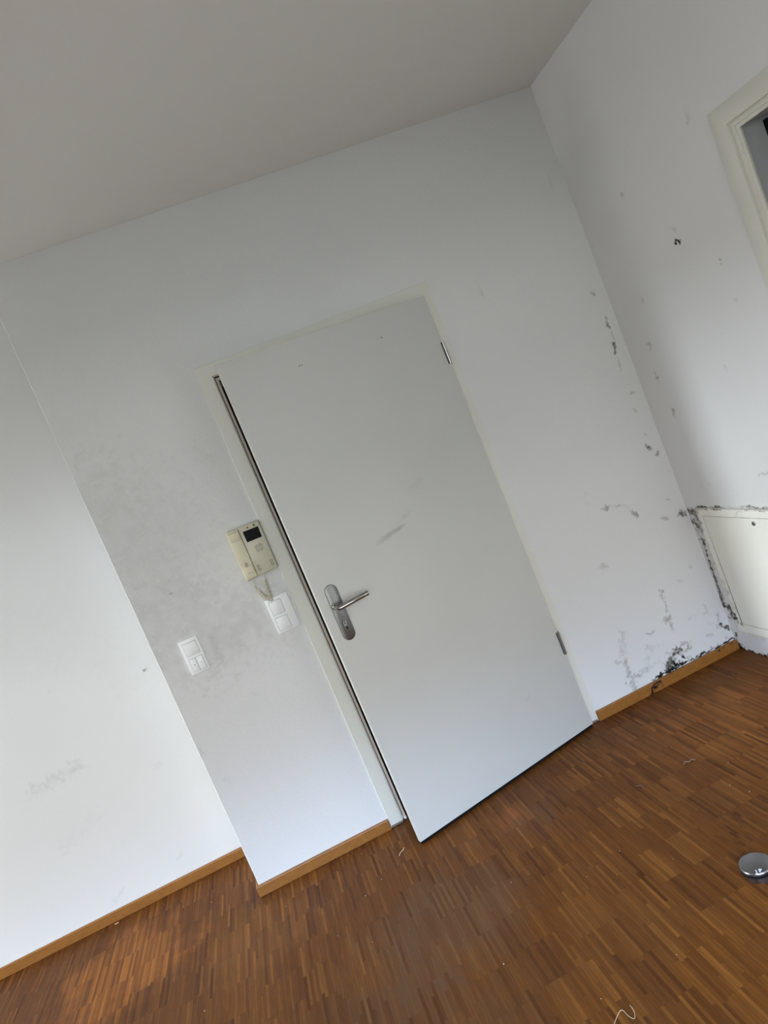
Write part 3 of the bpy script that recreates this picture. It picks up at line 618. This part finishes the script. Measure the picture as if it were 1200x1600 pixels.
# ------------------------------------------------------------------ access panel in the right wall
AP = empty('access_panel', (0, -.40, .105)); tag(AP, 'cream painted access panel low in the right wall by the mouldy corner', 'access panel')
bpy.context.view_layer.update()
PAN = wall_mat('cream_panel_lacquer', srgb(240, 239, 228), 0.05)
YA, YB, ZA, ZB = -.074, -.80, .105, .7065; R_ = .036
def ygrid(y0, y1, z0, z1, x, st=.004):
    bm = bmesh.new(); ny = max(1, int(abs(y1-y0)/st)); nz = max(1, int((z1-z0)/st))
    g = [[bm.verts.new((x, y0+(y1-y0)*i/ny, z0+(z1-z0)*j/nz)) for j in range(nz+1)] for i in range(ny+1)]
    for i in range(ny):
        for j in range(nz): bm.faces.new((g[i][j], g[i+1][j], g[i+1][j+1], g[i][j+1]))
    return bm
fr = bmesh.new(); XF = -.0105
for b in ((YB, YA, ZB-R_, ZB), (YB, YA, ZA, ZA+R_+.006), (YA-R_, YA, ZA+R_+.006, ZB-R_), (YB, YB+R_, ZA+R_+.006, ZB-R_)):
    box(fr, -.010, .004, b[0], b[1], b[2], b[3]); merge(fr, ygrid(b[0]+.0004, b[1]-.0004, b[2]+.0004, b[3]-.0004, XF))
fo = lb(link('panel_frame', fr, PAN, AP))
dr = bmesh.new(); box(dr, -.0085, .004, YB+R_+.002, YA-R_-.002, ZA+R_+.008, ZB-R_-.0025, .001)
do = lb(link('panel_door', dr, PAN, AP))
PST = [([(-.08, .7065), (-.16, .7065), (-.25, .7055)], .0035, .8), ([(-.25, .7065), (-.52, .706)], .0025, .6), ([(-.38, .7065), (-.5, .705), (-.6, .705)], .0042, .7), ([(-.37, .700), (-.345, .689), (-.335, .680)], .005, .35),
       ([(-.10, .668), (-.5, .6685)], .002, .5), ([(-.076, .70), (-.082, .68), (-.076, .65), (-.074, .60)], .012, .6), ([(-.076, .62), (-.085, .60)], .010, .35), ([(-.074, .58), (-.074, .42), (-.074, .28)], .004, .5),
       ([(-.076, .30), (-.085, .24), (-.08, .2)], .022, .42), ([(-.085, .35), (-.092, .28)], .009, .35), ([(-.074, .2), (-.08, .16)], .008, 1.0), ([(-.106, .148), (-.110, .147)], .006, .9), ([(-.15, .67), (-.155, .655)], .003, .2),
       ([(-.074, .105), (-.3, .105)], .003, .6)]
co = np.array([v.co[:] for v in fo.data.vertices]); set_stain(fo.data, co, stain_field(co[:, 1].copy(), co[:, 2].copy(), PST))
bm = bmesh.new(); lathe(bm, [(0, 0), (.0095, 0), (.0095, .002), (.008, .003), (0, .003)], 24, Matrix.Translation((-.0085, -.421, .646))@Matrix.Rotation(-math.pi/2, 4, 'Y'))
lk = lb(link('panel_lock', bm, STEEL, AP, True)); lk['label'] = 'round steel square-key lock'
bm = B((-.0122, -.0110, -.4255, -.4165, .6415, .6505)); bpy.context.view_layer.update(); lb(link('key_socket', bm, DARK, lk))

# ------------------------------------------------------------------ video intercom
IC = empty('video_intercom', (-1.846, 0, 1.205)); tag(IC, 'yellowed ivory video intercom with handset on the wall beside the door', 'intercom')
bpy.context.view_layer.update()
def bx(*b, bev=.002): return B((*b, bev))
def P(name, bm, m, parent=IC, smooth=False, label=None):
    o = lb(link(name, bm, m, parent, smooth)); bpy.context.view_layer.update()
    if label: o['label'] = label
    return o
hs = bmesh.new(); prism(hs, [(-1.912, 1.200), (-1.780, 1.205), (-1.779, 1.409), (-1.912, 1.412)], -.034, -.0, .004)
prism(hs, [(-1.866, 1.206), (-1.782, 1.208), (-1.781, 1.408), (-1.866, 1.4085)], -.044, -.030, .003)
P('housing', hs, IVORY2, smooth=True)
hd = bmesh.new(); prism(hd, [(-1.9155, 1.203), (-1.8675, 1.206), (-1.8685, 1.4085), (-1.9175, 1.4125)], -.052, -.036, .005)
prism(hd, [(-1.9145, 1.206), (-1.8695, 1.208), (-1.8700, 1.26), (-1.9155, 1.262)], -.056, -.046, .005)
prism(hd, [(-1.9160, 1.365), (-1.8700, 1.365), (-1.8700, 1.405), (-1.9165, 1.409)], -.056, -.046, .005)
hnd = P('handset', hd, IVORY, smooth=True, label='yellowed handset')
hb = bmesh.new()
for i in range(5):
    for j in range(5): box(hb, -1.896+.0022*i, -1.8948+.0022*i, -.0566, -.0558, 1.256+.0035*j, 1.2582+.0035*j)
P('microphone_slots', hb, INKL, hnd)
hb = B((-1.897, -1.882, -.0566, -.0558, 1.2290, 1.2306), (-1.8965, -1.894, -.0566, -.0558, 1.2306, 1.2325)); P('maker_mark', hb, INKL, hnd, label='small dark line of print')
P('cradle_slot', B((-1.911, -1.874, -.0566, -.0558, 1.4000, 1.4014)), INKL, hnd)
sc = bmesh.new(); prism(sc, [(-1.8535, 1.3445), (-1.7915, 1.3435), (-1.7905, 1.3880), (-1.8540, 1.3895)], -.0452, -.043); P('screen', sc, SCREEN, label='small black screen')
for x, z, m, lab in ((-1.8300, 1.3985, plain('red_lens', srgb(150, 70, 62), .3), 'dull red button'), (-1.8035, 1.3985, plain('green_lens', srgb(46, 62, 48), .3), 'dark green button')):
    b = bmesh.new(); lathe(b, [(0, 0), (.0040, 0), (.0040, .0012), (.003, .002), (0, .002)], 20, Matrix.Translation((x, -.044, z))@FRONT); P('push_button', b, m, smooth=True, label=lab)
def ringm(b, x, z, r, w, y=-.0447, a0=0, a1=360):
    pts = [(x+r*math.cos(math.radians(a)), y, z+r*math.sin(math.radians(a))) for a in range(a0, a1+1, 15)]
    tube(b, pts, w, 6)
b = bmesh.new()
for r, gaps in ((.0150, ((12, 78), (102, 168), (192, 258), (282, 348))), (.0100, ((-24, 24), (36, 84), (96, 144), (156, 204), (216, 264), (276, 324))), (.0048, ((30, 160), (200, 340)))):
    for a0, a1 in gaps: tube(b, [(-1.8185+r*math.cos(math.radians(a)), -.0447, 1.3075+r*math.sin(math.radians(a))) for a in np.linspace(a0, a1, 10)], .0010, 6)
P('speaker_grille', b, INKL)
for x, z in ((-1.8510, 1.2415), (-1.8500, 1.2275), (-1.7960, 1.2420), (-1.7955, 1.2280)):
    b = bmesh.new(); ringm(b, x, z, .0045, .0009); lathe(b, [(0, 0), (.0036, 0), (.0036, .0018), (0, .0022)], 18, Matrix.Translation((x, -.044, z))@FRONT)
    o = P('key', b, IVORY2, smooth=True, label='small round key with dark rim'); o.data.materials.append(INK)
    n = len(o.data.polygons); n_r = 24*6+2
    for p_ in o.data.polygons[:n_r]: p_.material_index = 1
# coiled cord
def bez(pts, n=200):
    P_ = [Vector(p) for p in pts]; out = []
    for i in range(len(P_)-1):
        p0 = P_[max(i-1, 0)]; p1 = P_[i]; p2 = P_[i+1]; p3 = P_[min(i+2, len(P_)-1)]
        for k in range(n//(len(P_)-1)):
            t = k/(n//(len(P_)-1)); out.append(.5*((2*p1)+(-p0+p2)*t+(2*p0-5*p1+4*p2-p3)*t*t+(-p0+3*p1-3*p2+p3)*t**3))
    out.append(P_[-1]); return out
b = bmesh.new()
path = bez([(-1.8910, -.016, 1.152), (-1.8830, -.014, 1.128), (-1.8700, -.014, 1.104), (-1.8610, -.014, 1.094), (-1.8560, -.016, 1.102), (-1.8545, -.020, 1.135), (-1.8510, -.022, 1.176)], 720)
turns = 19; cum = [0.0]
for a, c_ in zip(path, path[1:]): cum.append(cum[-1]+(c_-a).length)
hel = []; up = None
for i, p in enumerate(path):
    d = (path[min(i+1, len(path)-1)]-path[max(i-1, 0)]).normalized()
    u = Vector((0, 1, 0)); u = (u-d*u.dot(d)).normalized(); w = d.cross(u)
    a = 2*math.pi*turns*cum[i]/cum[-1]; hel.append(p+(u*math.cos(a)+w*math.sin(a))*.0072)
lead1 = [(-1.8925, -.030, 1.206), (-1.8905, -.026, 1.188), (-1.8970, -.020, 1.168)]
lead2 = [(-1.8440, -.028, 1.187), (-1.8480, -.028, 1.207)]
tube(b, [Vector(q) for q in lead1]+hel+[Vector(q) for q in lead2], .0023, 7)
P('coiled_cord', b, IVORY2, smooth=True)

# ------------------------------------------------------------------ switches
def switch(name, x0, x1, z0, z1, rockers, label):
    t = empty(name, ((x0+x1)/2, 0, z0)); tag(t, label, 'light switch'); bpy.context.view_layer.update()
    b = bmesh.new(); prism(b, [(x0, z0), (x1, z0), (x1, z1), (x0, z1)], -.0095, 0, .0022); P('frame_plate', b, WHITEPL, t, True)
    seams = bmesh.new()
    for kind, a0, a1, q0, q1 in rockers:
        box(seams, a0-.0010, a1+.0010, -.0098, -.0090, q0-.0010, q1+.0010)
        b = bmesh.new()
        if kind == 'tilt': # a rocker pressed at the top stands out at the bottom
            t_ = bmesh.new(); box(t_, a0, a1, -.0125, -.0092, q0, q1, .0008)
            for v in t_.verts:
                if v.co.y < -.011 and v.co.z > (q0+q1)/2: v.co.y += .0014
            merge(b, t_)
        else: box(b, a0, a1, -.0128, -.0092, q0, q1, .0008)
        rk = P('rocker', b, WHITEPL, t, True)
        if kind == 'dot':
            b = bmesh.new(); lathe(b, [(0, 0), (.0017, 0), (0, .0006)], 14, Matrix.Translation(((a0+a1)/2, -.0128, (q0+q1)/2))@FRONT); P('indicator_dot', b, INK, rk)
    P('seam', seams, plain('shadow_gap_grey', srgb(120, 120, 118), .7), t)
switch('light_switch', -2.2565, -2.1795, .9425, 1.0860, [('flat', -2.2430, -2.1915, 1.0185, 1.0700), ('dot', -2.2425, -2.2180, .9535, 1.0050), ('dot', -2.2165, -2.1910, .9535, 1.0050)],
       'white double switch plate near the left wall corner, lower half split in two')
switch('light_switch', -1.8860, -1.7900, .9500, 1.1000, [('tilt', -1.8740, -1.8240, 1.0275, 1.0830), ('tilt', -1.8740, -1.8240, .9610, 1.0140)],
       'white double switch plate with two plain rockers, directly below the intercom by the door frame')

# ------------------------------------------------------------------ door stopper
DS = empty('door_stopper', (-.9152, -1.1985, 0)); tag(DS, 'round brushed steel door stopper standing on the parquet', 'door stopper')
bpy.context.view_layer.update()
def L(name, prof, m, parent=DS, n=72, label=None):
    b = bmesh.new(); lathe(b, prof, n); o = link(name, b, m, parent, True)
    if label: o['label'] = label
    return o
DSS = plain('turned_steel', (0.30, 0.30, 0.315, 1), .28, 1.0, var=.06, scale=30)
L('base', [(0, 0), (.0385, 0), (.0395, .001), (.0395, .0195), (0, .0195)], DSS)
L('rubber_ring', [(0, .0185), (.0425, .0185), (.0450, .020), (.0458, .024), (.0450, .0275), (0, .0275)], RUBBER, label='black rubber ring')
cap = L('cap', [(0, .0270), (.0435, .0270), (.0455, .0290), (.0455, .0335), (.0440, .0362), (.0420, .0374), (0, .0380)], DSS)
tx = bpy.data.curves.new('marking', 'FONT'); tx.body = 'J P'; tx.size = .0165; tx.extrude = .0002; tx.align_x = 'CENTER'; tx.align_y = 'CENTER'; tx.offset = .0006
to = bpy.data.objects.new('marking_tmp', tx); C.objects.link(to); bpy.context.view_layer.update()
dg = bpy.context.evaluated_depsgraph_get(); me = bpy.data.meshes.new_from_object(to.evaluated_get(dg)); bpy.data.objects.remove(to)
me.materials.clear(); me.materials.append(WHITEINK)
o = bpy.data.objects.new('cap_lettering', me); C.objects.link(o); o.parent = cap
o.location = (-.0150, -.0325, .0379); o.rotation_euler = (math.radians(-1.2), 0, math.radians(-23))
o['label'] = 'white printed letters'

# ------------------------------------------------------------------ crumbs and bits on the floor
CR = plain('pale_crumb', srgb(225, 215, 196), .8); DK = plain('dark_crumb', srgb(40, 32, 28), .8)
def crumb_mesh(seed, r, m):
    rs = random.Random(seed); b = bmesh.new(); bmesh.ops.create_icosphere(b, subdivisions=1, radius=r)
    for v in b.verts: v.co *= rs.uniform(.65, 1.25); v.co.z = v.co.z*.6+r*.55
    me = bpy.data.meshes.new('crumb'); b.to_mesh(me); b.free(); me.materials.append(m); return me
cm = [crumb_mesh(i, .0016, CR) for i in range(4)]
for i, (x, y, s_) in enumerate([(-1.152, -.828, 1.1), (-1.655, -1.010, 1.4), (-1.292, -.859, .8), (-1.257, -1.288, .9), (-1.485, -1.285, .8), (-.702, -.809, 1.0), (-.684, -.885, 1.0),
                                (-1.969, -.362, 1.2), (-1.893, -.313, 1.1), (-1.931, -.076, .8), (-2.269, -.165, .8), (-1.993, -.624, .9), (-2.585, -.516, 1.2), (-2.586, .145, .9), (-.62, -.70, .9), (-1.50, -.70, .8), (-1.05, -.98, .7), (-2.1, -.5, .8)]):
    o = bpy.data.objects.new('crumb', cm[i % 4]); C.objects.link(o); o.location = (x, y, 0); o.scale = (s_, s_, s_); o.rotation_euler = (0, 0, i*1.3)
    tag(o, 'tiny pale crumb lying on the brown parquet', 'crumb', 'pale crumbs scattered on the floor')
o = bpy.data.objects.new('crumb', crumb_mesh(9, .002, DK)); C.objects.link(o); o.location = (-1.865, -.677, 0); tag(o, 'tiny dark crumb on the dusty patch of parquet', 'crumb')
o = bpy.data.objects.new('crumb', crumb_mesh(11, .003, DK)); C.objects.link(o); o.location = (-.748, -.045, 0); tag(o, 'small black crumb at the foot of the right side of the door frame', 'crumb')
o = link('paper_scrap', B((-.009, .009, -.003, .003, .0002, .003, .0008)), plain('pink_paper', srgb(222, 176, 160), .7)); o.location = (-3.034, .372, 0); o.rotation_euler = (0, 0, .1)
tag(o, 'small pinkish scrap against the left skirting board', 'scrap')
def fibre(name, pts, r, m, lab, cat):
    b = bmesh.new(); tube(b, bez(pts, 40), r, 6); return tag(link(name, b, m, None, True), lab, cat)
STRAW = plain('straw', srgb(222, 208, 176), .6)
fibre('straw_piece', [(-1.798, -.228, .0015), (-1.788, -.214, .004), (-1.775, -.204, .003), (-1.768, -.190, .0015)], .0010, STRAW, 'pale straw splinter on the floor below the open door corner', 'splinter')
fibre('thread', [(-1.500, -1.372, .001), (-1.462, -1.345, .001), (-1.455, -1.372, .001), (-1.447, -1.385, .0015), (-1.437, -1.366, .001), (-1.436, -1.345, .001)], .0005, STRAW, 'thin kinked thread on the floor at the bottom of the picture', 'thread')
GREYW = plain('grey_fluff', srgb(120, 106, 92), .9)
fibre('fluff', [(-.728, -.588, .001), (-.716, -.580, .004), (-.705, -.592, .004), (-.694, -.585, .003), (-.682, -.595, .001)], .0018, GREYW, 'grey twisted bit of fluff on the floor right of the door', 'fluff')
fibre('dry_stalk', [(-.920, -.560, .001), (-.912, -.572, .003), (-.905, -.580, .003), (-.908, -.598, .001)], .0009, GREYW, 'thin dark curl on the parquet, between the door and the steel stopper', 'curl')
